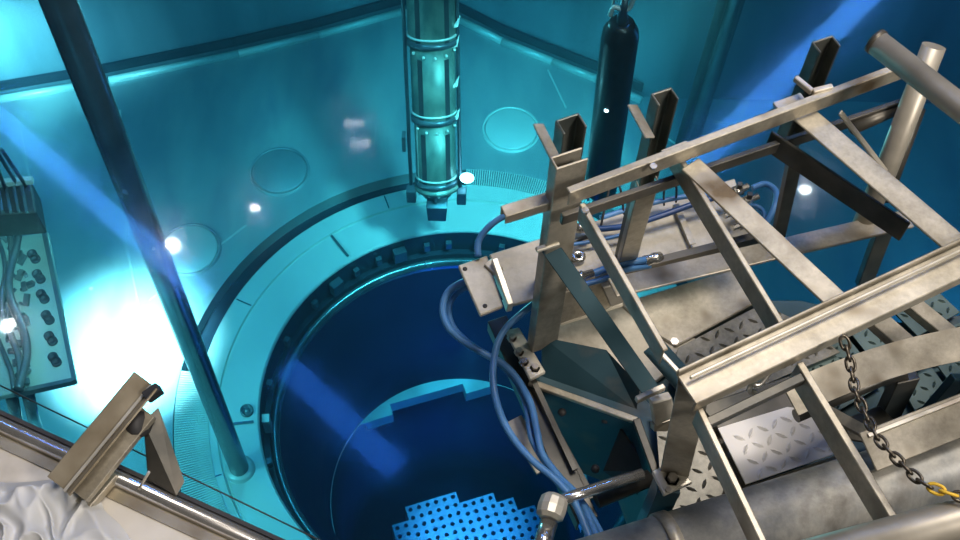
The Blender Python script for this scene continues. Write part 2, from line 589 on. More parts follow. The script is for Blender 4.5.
# fuel assemblies: square top nozzles pierced by holes, standing on the lower core plate
A, T_ = .272, .272
tile = Mesh()
nh, hole = 2, .036
pt = T_ / nh
for i in range(nh):
    for j in range(nh):
        cx_, cy_ = (i + .5) * pt - T_ / 2, (j + .5) * pt - T_ / 2
        n8 = 8
        c4 = []
        for k in range(n8):
            t = 2 * PI * (k + .5) / n8
            c4.append((cx_ + hole * math.cos(t), cy_ + hole * math.sin(t)))
        sq = []
        for k in range(n8):
            t = 2 * PI * (k + .5) / n8
            m_ = max(abs(math.cos(t)), abs(math.sin(t)))
            sq.append((cx_ + pt * .497 * math.cos(t) / m_, cy_ + pt * .497 * math.sin(t) / m_))
        # put true corners in by splitting into quads
        for k in range(n8):
            kk = (k + 1) % n8
            P_ = [(c4[k][0], c4[k][1], 0), (sq[k][0], sq[k][1], 0), (sq[kk][0], sq[kk][1], 0), (c4[kk][0], c4[kk][1], 0)]
            Q_ = [(c4[k][0], c4[k][1], 0), (c4[kk][0], c4[kk][1], 0), (c4[kk][0], c4[kk][1], -.1), (c4[k][0], c4[k][1], -.1)]
            tile.add(P_, [(0, 1, 2, 3)])
            tile.add(Q_, [(0, 1, 2, 3)])
        for sx in (-1, 1):
            for sy in (-1, 1):
                ms = math.cos(PI / 8)
                e1 = (cx_ + sx * pt * .497, cy_ + sy * pt * .497 * math.tan(PI / 8), 0)
                e2 = (cx_ + sx * pt * .497 * math.tan(PI / 8), cy_ + sy * pt * .497, 0)
                tile.add([(cx_ + sx * pt * .497, cy_ + sy * pt * .497, 0), e1, e2], [(0, 1, 2)])
h_ = T_ / 2 * .99
tile.add([(-h_, -h_, 0), (h_, -h_, 0), (h_, h_, 0), (-h_, h_, 0), (-h_, -h_, -.6), (h_, -h_, -.6), (h_, h_, -.6), (-h_, h_, -.6)],
         [(0, 1, 5, 4), (1, 2, 6, 5), (2, 3, 7, 6), (3, 0, 4, 7)])
fa = empty('fuel_lattice', 'blue lit block of square pierced fuel nozzles deep in the vessel', 'fuel assemblies', (0, 0, 0))
proto = None
cornr = W(405, 507, -5)
seg = [0, 0, 0, 1, 2, 2.5, 3, 4]
for i in range(7):
    top_ = [0, 0, 0, .7, .7, 1.3, 2.1][i]
    for j in range(8):
        p = cornr + gx * ((i + .5) * T_) - gy * ((j + .5 + top_) * T_)
        if math.hypot(p.x, p.y) > 1.62: continue
        if proto is None:
            o = proto = tile.build('fuel_nozzle', LATT, fa, fix=False)
        else:
            o = proto.copy()
            COL.objects.link(o)
        o.location = p
        o.rotation_euler = (0, 0, ga)
for j in (2, 3, 4, 5, 6):   # the column that steps out on the left
    for i in (-1,):
        p = cornr + gx * ((i + .5) * T_) - gy * ((j + .1) * T_) + gy * T_ * .8
        if math.hypot(p.x, p.y) > 1.62: continue
        o = proto.copy(); COL.objects.link(o); o.location = p; o.rotation_euler = (0, 0, ga)
# long thin handling rod down to the lattice
rp_ = P3((512, 520, -4.9), (508, 556, -4.4))

# round covers on the floor
for i, (px, py, lb) in enumerate(((511, 130, 'round floor cover behind the steel frame, right of the mast'),
                                  (280, 172, 'round floor cover between the leaning pipe and the mast'),
                                  (190, 250, 'round floor cover partly behind the leaning pipe'))):
    c = W(px, py, .0)
    t = empty('floor_cover', lb, 'cover', c, 'round covers on the pool floor')
    Mesh().lathe([(.0, .035), (.33, .035), (.34, .03), (.34, .0)], c, 48).build('cover_disc', FLANGE if i != 1 else LINER, t)
    Mesh().lathe([(.355, .0), (.355, .03), (.38, .03), (.385, .0)], c, 48).build('rim', LINER if i else FLANGE, t)

# ================================================================== SUBMERGED EQUIPMENT
# long pipe on the left
pt_ = W(58, 0, 7.07); pb = W(240, 470, 0)
p = empty('leaning_pipe', 'long dark teal pipe standing on the pale flange at left', 'pipe', pb)
up_ = (pt_ - pb).normalized()
tp = pb + up_ * 9.6
Mesh().tube([pb, tp], .105, 28).build('tube', TUBE, p)
Mesh().lathe([(.0, .05), (.13, .05), (.16, .03), (.17, 0)], pb + Vector((0, 0, .02)), 28).build('foot', FLANGE, p)

# pipe at the top right
pb = W(690, 145, .1); pt_ = W(736, 0, 2.75)
p = empty('support_pipe', 'dark blue double pipe standing behind the frame, right of the black cylinder', 'pipe', pb)
d_ = (pt_ - pb).normalized()
Mesh().tube([pb, pb + d_ * 9.2], .10, 24).build('tube', TUBE, p)
Mesh().tube([pb + Vector((-.13, .02, 0)), pb + Vector((-.13, .02, 0)) + d_ * 9.2], .06, 16).build('side_tube', MASTB, p)
Mesh().lathe([(.15, 0), (.15, .06), (.1, .1)], pb + Vector((0, 0, -.08)), 24).build('foot', TUBE, p)

# black cylinder on a rope
pb, pt_ = W(600, 192, 4.0), W(622, 22, 5.95)
p = empty('black_cylinder', 'long black cylinder hanging in the pool behind the steel frame', 'cylinder', pb)
d_ = (pt_ - pb).normalized(); L_ = (pt_ - pb).length
R_ = .137
Mesh().lathe([(0, 0), (R_ * .8, 0), (R_, .05), (R_, L_ - .16), (R_ * .93, L_ - .08), (R_ * .72, L_ - .03), (R_ * .68, L_ - .01), (R_ * .35, L_ + .0), (0, L_)], pb, 36, axis=d_).build('body', BLACK, p)
Mesh().lathe([(R_ * .28, 0), (R_ * .3, .05), (R_ * .2, .1), (R_ * .2, .22), (0, .22)], pb + d_ * L_, 16, axis=d_).build('neck', MASTD, p)
Mesh().tube([pb + d_ * (L_ + .1), pb + d_ * (L_ + 4.5)], .02, 8).build('cable', FLANGE, p)
q_ = pb + d_ * (L_ + .12)
Mesh().tube(spline([q_ + cr * -.09 + Vector((0, 0, -.06)), q_ + cr * -.07 + Vector((0, 0, .02)), q_, q_ + cr * .05 + Vector((0, 0, .05)), q_ + cr * .06 + Vector((0, 0, .4))]), .018, 8).build('shackle', FLANGE, p)
bx_ = pb + d_ * (L_ * .45) - cf * R_ * .98 + cr * .0
Mesh().ball(W(605, 112, 5.06) - cf * .12, .02, 10).build('indicator_lamp', EMU, p)
# thin conduit beside it
pb = W(588, 200, 3.8); pt_ = W(608, 45, 5.6)
c_ = tag(Mesh().tube([pb, pb + (pt_ - pb) * 2.2], .012, 8).build('conduit', FLANGE), 'thin pale conduit running down the left side of the black cylinder', 'conduit')

# fuel handling mast
MZ = 1.0
mb = W(437, 200, MZ)
mast = empty('handling_mast', 'tall telescopic fuel handling mast hanging above the flange', 'mast', mb)
top = W(431, 0, 3.1)
ax_ = (Vector((top.x, top.y, 3.1)) - mb).normalized()


def mp_(h, dx=0., dy=0.): return mb + ax_ * h + Vector((dx, dy, 0))


def hz(py):  # height along the mast at which the axis crosses picture row py
    lo, hi = -.5, 6
    for _ in range(40):
        mid = (lo + hi) / 2
        v = mp_(mid) - CAM
        y = 270 - F * v.dot(cu) / v.dot(cf)
        if y > py: lo = mid
        else: hi = mid
    return lo


hs = [hz(182), hz(118), hz(42), 9.2]
rs = [.228, .245, .262]
for i in range(3):
    a, b = hs[i], hs[i + 1]
    t = Mesh().lathe([(rs[i] * .9, a - .03), (rs[i], a), (rs[i], b), (rs[i] * .8, b)], mb, 40, axis=ax_)
    s_ = t.build('mast_section', MASTM, mast)
    Mesh().lathe([(rs[i], a + .0), (rs[i] + .02, a), (rs[i] + .02, a + .05), (rs[i], a + .06)], mb, 40, axis=ax_).build('collar', MASTD, s_)
    Mesh().lathe([(rs[i], a + .09), (rs[i] + .012, a + .09), (rs[i] + .012, a + .11), (rs[i], a + .11)], mb, 40, axis=ax_).build('collar', FLANGE, s_)
    for t in (-2.05, -1.45, -.9):
        dr_ = Vector((math.cos(t), math.sin(t), 0)) * (rs[i] + .012)
        Mesh().prism(mp_(a + .12) + dr_, mp_(b - .03) + dr_, flat(.06, .02), dr_).build('streak_strip', MASTB, s_)  # dark strips added to draw vertical light streaks on the mast
    for k in range(6):
        t = -2.3 + k * .45
        q = mp_(a + .03) + Vector((math.cos(t), math.sin(t), 0)) * (rs[i] + .02)
        Mesh().ball(q, .018, 8).build('bolt', FLANGE, s_)
for dx in (-.29, .275):
    Mesh().tube([mp_(hz(186), dx * 1.0, -.05), mp_(9.2, dx * 1.05, -.05)], .021, 12).build('guide_rod', MASTD, mast)
Mesh().tube([mp_(hz(186), .0, -.235), mp_(9.2, .0, -.27)], .014, 10).build('cable', MASTD, mast)
Mesh().tube([mp_(hz(186), -.19, -.14), mp_(9.2, -.2, -.17)], .009, 8).build('cable', FLANGE, mast)
for h, dx in ((hz(40), .25), (hz(20), .26), (hz(80), .24), (hz(112), .24)):
    Mesh().sheet([mp_(h, dx - .07, -.12), mp_(h + .05, dx, -.1), mp_(h + .13, dx + .05, -.08), mp_(h + .03, dx + .03, -.12)], .012).build('clip', FLANGE, mast)
Mesh().lathe([(.19, 0), (.255, .01), (.26, .05), (.2, .09)], mp_(hz(188)), 40, axis=ax_).build('foot_ring', MASTM, mast)
Mesh().lathe([(.12, -.08), (.17, -.05), (.19, .02)], mp_(hz(190)), 28, axis=ax_).build('gripper_neck', MASTD, mast)
gb = mp_(hz(214))
ht = hz(192) - hz(214)
gs = .105
Mesh().add([gb + Vector((sx * k, sy * k, z)) for z, k in ((0, gs), (ht, gs * 1.15)) for sx, sy in ((-1, -1), (1, -1), (1, 1), (-1, 1))],
           [(0, 1, 5, 4), (1, 2, 6, 5), (2, 3, 7, 6), (3, 0, 4, 7), (0, 3, 2, 1), (4, 5, 6, 7)]).build('gripper', MASTD, mast, .006)
for dx in (-.29, .29):
    q = mp_(hz(192), dx, -.05)
    Mesh().prism(q + Vector((0, 0, -.10)), q + Vector((0, 0, .12)), flat(.11, .11)).build('guide_shoe', MASTD, mast, .01)
q = W(467, 178, 1.35)
Mesh().ball(q, .075, 14, (1.1, .6, 1.1)).build('inspection_lamp', EMU, mast)
q = W(404, 140, 1.7)
Mesh().prism(q + Vector((0, 0, -.15)), q + Vector((0, 0, .1)), flat(.04, .1)).build('bracket', MASTD, mast)

# equipment rack at the left edge
RZ = 4.6
rk = empty('equipment_rack', 'submerged rack plate with a row of oval slots at the left edge', 'rack', W(45, 300, RZ))
pl = [(-30, 244), (48, 232), (75, 380), (15, 393), (-30, 402)]
Mesh().slab([W(*q, RZ) for q in pl], RZ - .06, RZ).build('rack_plate', RACKM, rk, .004)
for (x, y) in ((34, 257), (39, 277), (43, 297), (48, 318), (51, 339), (55, 360)):
    c = W(x, y, RZ + .005)
    s_ = Mesh()
    dr = (W(x + 3.4, y + 5, RZ) - W(x - 3.4, y - 5, RZ)) * .5
    for k in (-.5, .5):
        s_.lathe([(.0, .004), (.022, .004), (.022, .02), (.036, .02), (.036, -.01)], c + dr * k, 14)
    s_.build('slot', DARKM, rk)
Mesh().prism(W(44, 232, RZ + .05), W(75, 382, RZ + .05), flat(.025, .06)).build('edge_strip', MASTD, rk)
Mesh().prism(W(75, 381, RZ + .02), W(15, 394, RZ + .02), flat(.03, .06)).build('edge_strip', MASTD, rk)
b0 = [W(*q, RZ + .5) for q in ((-30, 183), (30, 178), (36, 212), (-30, 217))]
Mesh().slab(b0, RZ + .22, RZ + .5).build('junction_box', RUBBER, rk, .01)
for x in (-2, 6, 14, 22):
    Mesh().prism(W(x, 184, RZ + .52), W(x + 5, 212, RZ + .52), flat(.02, .03)).build('cooling_fin', TUBE, rk)
Mesh().prism(W(-20, 185, RZ + .55), W(33, 180, RZ + .55), flat(.04, .05)).build('edge_strip', FLANGE, rk)
for a, b in (((2, 150, RZ + 1.0), (26, 186, RZ + .5)), ((-10, 140, RZ + 1.1), (18, 186, RZ + .5)), ((-8, 155, RZ + 1.), (6, 190, RZ + .5))):
    Mesh().tube([W(*a), W(*b)], .014, 8).build('stay_rod', MASTD, rk)
rnd = random.Random(3)
for k in range(3):
    pts = [W(-4 + 8 * k + 7 * math.sin(i * .9 + k) + i * 1.2, 236 + i * 17, RZ + .1 + .04 * k) for i in range(10)]
    Mesh().tube(spline(pts, 5), .018 + .006 * k, 8).build('cable', MASTD if k != 1 else TUBE, rk)
for k in range(46):
    x = 2 + rnd.random() * 22 + k * .22; y = 242 + k * 3.2
    c = W(x, y, RZ + .07)
    r = .016 + rnd.random() * .02
    Mesh().prism(c, c + Vector((rnd.uniform(-1, 1), rnd.uniform(-1, 1), .4)).normalized() * r * 2.5, flat(r, r)).build('cable_clip', MASTD if k % 3 else TUBE, rk)
for x0, x1 in ((22, 38), (5, 12)):
    Mesh().tube(P3((x0 + 5, 390, RZ - .1), (x0 + 12, 420, RZ - 1.2), (x1 + 12, 460, RZ - 2.6)), .045, 10).build('support_leg', TUBE, rk)

# ================================================================== WATER
Mesh().slab([(x, y + .005) for x, y in WB] + [(9.995, -5.195), (-10.995, -5.195)], -6.6, WATER_Z).build('pool_water', WATER)
tag(bpy.data.objects['pool_water'], 'clear turquoise water filling the whole pool', 'water', kind='stuff')

# small ceiling lamps high in the hall whose mirror images sparkle on the water
def mirror(px, py, z=23.0):
    a = W(px, py, WATER_Z)
    d = (a - CAM).normalized()
    d.z = -d.z
    return a + d * ((z - WATER_Z) / d.z)


for px, py, s_, lb in ((172, 246, .17, 'hall lamp mirrored beside the leaning pipe'), (255, 208, .09, 'hall lamp mirrored near the middle floor cover'),
                       (805, 190, .13, 'hall lamp mirrored between the frame bars'), (8, 326, .15, 'hall lamp mirrored over the rack'),
                       (91, 288, .04, 'hall lamp mirrored right of the rack')):
    c = mirror(px, py)
    t = empty('ceiling_lamp', lb, 'lamp', c, 'small round lamps high in the hall')
    Mesh().lathe([(0, 0), (s_, 0), (s_, .02)], c, 24).build('lens', EMW, t)
    Mesh().lathe([(s_, 0), (s_ * 1.25, 0), (s_ * 1.25, .15), (0, .2)], c, 24).build('housing', STEEL_D, t)
for (x0, y0, x1, y1, w0), lb in (((-30, 92, 205, 296, .65), 'added blue strip whose reflection lies as a beam over the leaning pipe'), ((286, 366, 398, 470, .75), 'added blue strip whose reflection lies as a beam over the dark vessel opening'), ((905, -40, 690, 170, .85), 'added long blue strip whose reflection crosses the pool at upper right as a beam')):  # unseen strips added so their reflections draw blue beams on the water
    c, c1_ = mirror(x0, y0), mirror(x1, y1)
    t = empty('beam_strip', lb, 'lamp', c, 'added blue strips that draw the beams')
    Mesh().prism(c, c1_, flat(w0 * .6, .05)).build('diffuser', EMB2 if w0 == .75 else EMB, t)
    Mesh().prism(c + Vector((0, 0, .1)), c1_ + Vector((0, 0, .1)), flat(w0 * .7, .14)).build('housing', STEEL_D, t)
for px, py in ((354, 122), (360, 143)):
    c = mirror(px, py)
    t = empty('ceiling_panel', 'rectangular hall light mirrored left of the mast', 'lamp', c, 'rectangular hall lights')
    Mesh().slab([(c.x - .18, c.y - .1), (c.x + .18, c.y - .06), (c.x + .18, c.y + .08), (c.x - .18, c.y + .04)], c.z, c.z + .02).build('lens', EMP, t)
    Mesh().slab([(c.x - .22, c.y - .14), (c.x + .22, c.y - .14), (c.x + .22, c.y + .12), (c.x - .22, c.y + .12)], c.z + .021, c.z + .1).build('housing', STEEL_D, t)

# ================================================================== BRIDGE TROLLEY BODY
DZ = 9.34
body = empty('trolley_body', 'teal and stainless trolley body carrying the steel frame', 'trolley', W(700, 420, DZ))


def slabpx(poly, z1, h, name, mat, parent, bev=.003):
    return Mesh().slab([W(*q, z1) for q in poly], z1 - h, z1).build(name, mat, parent, bev)


slabpx([(531, 386), (632, 424), (664, 508), (720, 600), (1080, 520), (1080, 300), (900, 322), (800, 300), (620, 300), (548, 330), (540, 372)], DZ - .05, .42, 'side_panel', TEAL, body)
# upper plates of the body
slabpx([(541, 330), (618, 304), (700, 340), (668, 372), (640, 392), (606, 352), (545, 342)], DZ - .02, .02, 'top_plate', PLATE, body)
slabpx([(620, 303), (735, 268), (760, 300), (676, 346), (650, 330)], DZ - .01, .03, 'top_plate', STEEL, body)


def checker(poly, z, mat, parent, pitch, ax=None, lug=(.030, .0045), name='checker_plate'):
    """plate with raised lozenges in alternating directions, all one embossed sheet"""
    pts = [W(*q, z) for q in poly]
    mm = Mesh().slab(pts, z - .006, z)
    a = (ax or Vector((.906, .42, 0))).normalized()
    bq = Vector((-a.y, a.x, 0))
    c = sum(pts, Vector()) / len(pts)

    def inside(p):
        k = False
        n_ = len(pts)
        for i in range(n_):
            x0, y0, x1, y1 = pts[i].x, pts[i].y, pts[(i + 1) % n_].x, pts[(i + 1) % n_].y
            if (y0 > p.y) != (y1 > p.y) and p.x < (x1 - x0) * (p.y - y0) / (y1 - y0) + x0: k = not k
        return k
    for i in range(-18, 19):
        for j in range(-18, 19):
            p = c + a * (i * pitch) + bq * (j * pitch)
            d = (a + bq).normalized() if (i + j) % 2 else (a - bq).normalized()
            if not (inside(p + d * lug[0] * .5) and inside(p - d * lug[0] * .5)): continue
            e = Vector((-d.y, d.x, 0))
            lo, wd_ = lug[0] / 2, lug[1]
            z_ = Vector((0, 0, .006))
            vs_ = [p - d * lo, p - d * lo * .4 - e * wd_, p + d * lo * .4 - e * wd_, p + d * lo, p + d * lo * .4 + e * wd_, p - d * lo * .4 + e * wd_,
                   p - d * lo * .45 + z_, p + d * lo * .45 + z_]
            mm.add(vs_, [(0, 1, 6), (1, 2, 7, 6), (2, 3, 7), (3, 4, 7), (4, 5, 6, 7), (5, 0, 6)])
    return mm.build(name, mat, parent)


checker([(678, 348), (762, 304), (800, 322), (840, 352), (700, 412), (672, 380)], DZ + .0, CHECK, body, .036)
for q_ in ([(790, 346), (836, 323), (866, 360), (815, 386)], [(841, 321), (878, 304), (912, 338), (871, 358)], [(884, 302), (930, 284), (960, 312), (918, 336)],
           [(818, 390), (868, 364), (884, 384), (836, 412)], [(874, 362), (914, 343), (930, 362), (890, 382)], [(920, 340), (975, 316), (1000, 345), (936, 362)],
           [(900, 384), (932, 368), (950, 392), (915, 410)], [(938, 366), (1000, 345), (1010, 380), (956, 390)]):
    checker(q_, DZ - .02, CHECK_T, body, .030, lug=(.024, .004))
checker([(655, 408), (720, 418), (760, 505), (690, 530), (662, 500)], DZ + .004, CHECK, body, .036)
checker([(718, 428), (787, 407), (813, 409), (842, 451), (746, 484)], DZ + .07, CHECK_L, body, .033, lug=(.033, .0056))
slabpx([(700, 405), (790, 375), (812, 410), (787, 408), (718, 429)], DZ + .06, .03, 'kick_plate', STEEL_D, body)
slabpx([(745, 486), (842, 453), (870, 500), (800, 545), (760, 545)], DZ + .03, .02, 'wing_plate', PLATE, body)
# teal gusset, its flange and the lower box details
Mesh().sheet([W(542, 338, DZ + .02), W(606, 351, DZ + .02), W(640, 388, DZ + .01), W(636, 411, DZ - .06), W(541, 378, DZ - .06)], .008).build('gusset', TEAL, body)
Mesh().prism(W(529, 382, DZ - .04), W(637, 421, DZ - .04), flat(.018, .014)).build('flange_strip', STEEL, body, .002)
Mesh().prism(W(636, 420, DZ - .03), W(668, 508, DZ - .03), flat(.02, .02)).build('flange_strip', STEEL_D, body, .002)
Mesh().sheet([W(622, 428, DZ - .1), W(650, 470, DZ - .1), W(648, 500, DZ - .25), W(605, 470, DZ - .22)], .006).build('hatch_recess', RUBBER, body)
for q in ((561, 411), (604, 418), (594, 467)):
    Mesh().ball(W(*q, DZ - .12) - cf * .03, .012, 8).build('bolt', RUBBER, body)
# left edge beam with stained flange
Mesh().prism(W(497, 318, DZ - .06), W(588, 520, DZ - .06), chan(.055, .05, .006)).build('edge_beam', STEEL_D, body, .002)
Mesh().prism(W(506, 322, DZ - .03), W(575, 470, DZ - .04), flat(.014, .008)).build('flange_strip', STEEL_D, body)
Mesh().prism(W(530, 390, DZ - .09), W(590, 500, DZ - .09), flat(.03, .02)).build('flange_strip', STEEL_D, body)
Mesh().prism(W(513, 420, DZ - .12), W(545, 470, DZ - .12), flat(.05, .01)).build('worn_pad', PLATE, body)
# foot of the first post
slabpx([(505, 330), (519, 327), (546, 372), (530, 380)], DZ + .0, .012, 'foot_plate', STEEL_L, body)
for q in ((512, 338), (519, 352), (535, 368), (524, 362)):
    c = W(*q, DZ)
    Mesh().lathe([(0, .012), (.009, .012), (.009, 0), (.014, 0), (.014, -.002)], c, 6, smooth=False).build('bolt', BOLTM, body)

# tray on the far side with its mounting plate
TZ = 9.50
tray = empty('hose_tray', 'pale flat steel tray carrying the blue hoses left of the frame', 'tray', W(600, 250, TZ))
slabpx([(489, 254), (560, 232), (640, 206), (735, 178), (752, 238), (610, 274), (546, 296), (512, 305)], TZ, .012, 'tray_plate', PLATE, tray)
pp = [(458, 265), (487, 255), (503, 306), (480, 315)]
slabpx(pp, TZ + .016, .014, 'mounting_plate', PLATE, tray)
for q in ((465, 269), (485, 306)):
    Mesh().lathe([(0, .001), (.006, .001), (.006, -.002)], W(*q, TZ + .0165), 12).build('bolt_hole', RUBBER, tray)
slabpx([(493, 272), (498, 270), (508, 296), (502, 300)], TZ + .003, .003, 'slot', RUBBER, tray)
Mesh().prism(W(494, 262, TZ + .03), W(510, 308, TZ + .01), flat(.016, .05)).build('clevis', STEEL_L, tray, .002)
Mesh().prism(W(488, 262, TZ + .02), W(499, 272, TZ + .02), flat(.03, .012)).build('clevis', STEEL, tray, .002)
Mesh().sheet([W(544, 298, TZ - .01), W(612, 276, TZ - .01), W(622, 302, TZ - .12), W(545, 328, TZ - .12)], .006).build('front_skirt', STEEL, tray)
Mesh().prism(W(541, 328, TZ - .12), W(622, 303, TZ - .12), flat(.016, .012)).build('lip', STEEL_L, tray, .001)
Mesh().prism(W(610, 272, TZ + .01), W(760, 234, TZ + .01), angle(.02, .03, .005)).build('lip', STEEL_D, tray)
Mesh().sheet([W(600, 283, TZ - .0), W(618, 278, TZ - .0), W(626, 296, TZ - .07), W(608, 302, TZ - .07)], .02).build('stop_block', PLATE, tray, .002)
for a, b in (((676, 204), (693, 244)), ((556, 236), (562, 254))):
    Mesh().prism(W(*a, TZ + .02), W(*b, TZ + .02), angle(.016, .015, .003)).build('stiffener', STEEL, tray)
Mesh().lathe([(.012, 0), (.02, .004), (.012, .01), (.006, .004)], W(578, 257, TZ + .01), 16).build('ring_bolt', BRASS, tray)
Mesh().tube(P3((560, 246, TZ + .03), (590, 236, TZ + .03)), .006, 8).build('pin', STEEL_D, tray)

# ================================================================== STEEL FRAME
ra = math.atan2(.42, .906)   # direction of the long rails
fr_ = empty('access_gantry', 'welded stainless steel gantry of posts, rails and slanting rungs over the pool', 'frame', W(600, 420, DZ))
BV = .0018


def bar(name, a, b, sec, mat=STEEL, up=(0, 0, 1), parent=None, bev=BV):
    return Mesh().prism(W(*a), W(*b), sec, up).build(name, mat, parent or fr_, bev)


def post(px, zt, zb, sec, rot=0, mat=STEEL, bot=None):
    t = W(*px, zt)
    b_ = Vector((t.x, t.y, zb)) if bot is None else W(*bot, zb)
    u = Vector((math.cos(rot), math.sin(rot), 0))
    return Mesh().prism(b_, t, sec, u).build('post', mat, fr_, BV)


# rails
bar('rail', (568, 190, 10.12), (908, 62, 10.12), angle(.016, .046, .005, 1))
bar('rail', (561, 219, 9.99), (905, 103, 9.99), flat(.012, .034), STEEL_D)
bar('rail_stub', (503, 211, 10.0), (552, 196, 10.0), chan(.03, .03, .005), STEEL)
bar('rail', (612, 288, 9.78), (908, 219, 9.78), flat(.056, .008), STEEL, (.15, .25, 1))
Z_ = [(-.034, 0), (.030, 0), (.030, .016), (.036, .016), (.036, -.006), (-.028, -.006), (-.028, -.034), (-.034, -.034)]
bar('rail', (686, 389, 10.08), (1434, 37, 10.08), [(-x, y) for x, y in Z_][::-1], STEEL)
bar('rail_lip', (690, 378, 10.098), (1430, 30, 10.098), flat(.006, .010), STEEL_L)
# posts
post((553, 163), 10.13, DZ, chan(.034, .072, .005), ra + PI)
post((567, 116), 10.13, 9.5, chan(.055, .04, .005), PI / 2 + .45, POSTM)
post((661, 90), 10.13, 9.5, chan(.05, .035, .005), PI / 2 + .45, POSTM)
post((822, 38), 10.13, 9.75, chan(.055, .035, .005), PI / 2 + .45, POSTM)
bar('post', (797, 160, 9.97), (776, 256, 9.5), chan(.032, .02, .004), STEEL_D, (.3, -1, 0))
bar('post', (886, 232, 9.75), (866, 285, 9.4), chan(.045, .02, .004), STEEL_D, (.3, -1, 0))
bar('post', (649, 186, 9.98), (628, 262, 9.52), chan(.048, .02, .004), STEEL, (.3, -1, 0))
post((694, 388), 10.068, 9.62, chan(.062, .028, .005), -PI / 2 - .2, bot=(674, 476))
# knee tabs beside the tall posts
bar('knee_plate', (538, 124, 10.1), (556, 160, 10.1), flat(.026, .006), STEEL, (.5, -.6, .6))
bar('knee_plate', (632, 105, 10.1), (650, 138, 10.1), flat(.026, .006), STEEL, (.5, -.6, .6))
bar('knee_plate', (515, 170, 10.02), (528, 200, 10.02), flat(.01, .006), STEEL, (.5, -.6, .6)) if 0 else None
bar('clamp_bar', (795, 78, 10.12), (812, 92, 10.12), flat(.012, .014), STEEL_L)
bar('clamp_bar', (812, 92, 10.12), (832, 87, 10.12), flat(.012, .014), STEEL_L)
# rungs
bar('rung', (582, 203, 10.08), (666, 350, 10.08), angle(.012, .055, .005, 1))
bar('rung', (676, 150, 10.068), (782, 323, 10.068), angle(.012, .06, .005, 1))
bar('rung', (690, 164, 10.068), (842, 306, 10.068), flat(.050, .006), STEEL)
bar('rung', (796, 108, 10.068), (962, 250, 10.068), flat(.058, .006), STEEL)
bar('rung', (768, 140, 9.99), (905, 232, 9.99), flat(.008, .06), STEEL_D, (0, .1, 1))  # dark bar added as the shaded side of the flat rung above
bar('tab', (664, 156, 10.085), (690, 146, 10.085), flat(.03, .006), STEEL_L)
bar('tab', (776, 108, 10.085), (804, 98, 10.085), flat(.03, .006), STEEL_L)
bar('rung', (700, 408, 10.045), (775, 565, 10.045), angle(.012, .06, .006, 1))
bar('rung', (800, 362, 10.045), (905, 535, 10.045), angle(.015, .065, .006, 1))
bar('brace', (707, 424, 10.03), (803, 378, 10.03), flat(.018, .02), STEEL_D)  # dark strip standing for the shaded underside of the near rail
# braces
bar('brace', (549, 246, 9.82), (656, 398, 9.62), flat(.042, .006), TEAL, -cf)
bar('brace', (840, 112, 10.08), (886, 172, 9.95), flat(.014, .006), STEEL_L, (.6, -.5, .6))
bar('brace', (650, 168, 10.1), (640, 135, 10.1), flat(.01, .006), STEEL) if 0 else None
bar('corner_plate', (652, 345, 10.0), (690, 388, 10.0), flat(.045, .006), TEAL, -cf)
bar('corner_plate', (651, 342, 10.03), (690, 384, 10.03), flat(.010, .004), STEEL_L)
bar('clamp_plate', (636, 400, 9.9), (664, 387, 9.9), flat(.012, .016), STEEL_L)
Mesh().sheet(P3((648, 397, 9.87), (668, 391, 9.87), (672, 412, 9.8), (652, 420, 9.8)), .02).build('clamp_block', PLATE, fr_, .002)
Mesh().sheet(P3((650, 421, 9.8), (668, 415, 9.8), (664, 428, 9.78), (650, 428, 9.78)), .02).build('clamp_block', STEEL, fr_, .002)
bar('clamp_plate', (536, 250, 9.84), (559, 243, 9.84), flat(.012, .01), STEEL_L)
Mesh().ball(W(551, 238, 9.86), .008, 10).build('bolt', BRASS, fr_)
# foot plate of the near post
zf = 9.63
Mesh().slab([W(*q, zf) for q in ((652, 471), (672, 462), (693, 482), (664, 495))], zf - .012, zf).build('foot_plate', STEEL_L, fr_, .002)
Mesh().lathe([(0, .014), (.011, .014), (.011, 0), (.017, 0)], W(672, 479, zf), 6, smooth=False).build('bolt', BOLTM, fr_)
Mesh().lathe([(0, .006), (.007, .006), (.007, 0)], W(668, 490, zf), 6, smooth=False).build('bolt', BOLTM, fr_)
Mesh().prism(W(668, 482, zf - .013), W(668, 482, zf - .013) + Vector((0, 0, -.31)), flat(.05, .05)).build('foot_block', TEAL, fr_)
# hook under the near rail
Mesh().tube(spline(P3((768, 374, 10.02), (760, 384, 10.02), (752, 385, 10.02), (750, 391, 10.0), (757, 393, 10.0)), 4), .006, 8).build('hook', BRASS, fr_)
for q in ((585, 212, 10.1), (653, 168, 10.12), (674, 343, 10.09)):
    Mesh().lathe([(0, .008), (.008, .008), (.008, 0)], W(*q), 6, smooth=False).build('bolt', BOLTM, fr_)

# ---- right hand side tubes, each welded guard a thing of its own
gr = empty('guard_rail', 'round stainless guard rail tubes crossing at the upper right', 'rail', W(900, 200, 9.6))
Mesh().tube(P3((876, 42, 10.25), (1211, 302, 10.25)), .026, 24).build('rail_tube', PIPEM, gr)
Mesh().lathe([(0, 0), (.018, 0), (.028, .004), (.028, .014), (.0, .02)], W(873, 39, 10.25), 20, axis=(W(1010, 150, 10.25) - W(876, 42, 10.25))).build('end_collar', STEEL_D, gr)
Mesh().tube(P3((934, 46, 10.15), (888, 165, 9.9), (862, 228, 9.75)), .026, 20).build('post_tube', PIPEM, gr)
Mesh().tube(P3((918, 108, 9.95), (884, 200, 9.75)), .018, 16).build('post_tube', STEEL_D, gr)
Mesh().tube(P3((852, 128, 9.98), (906, 104, 9.98)), .016, 16).build('cross_tube', STEEL_D, gr)

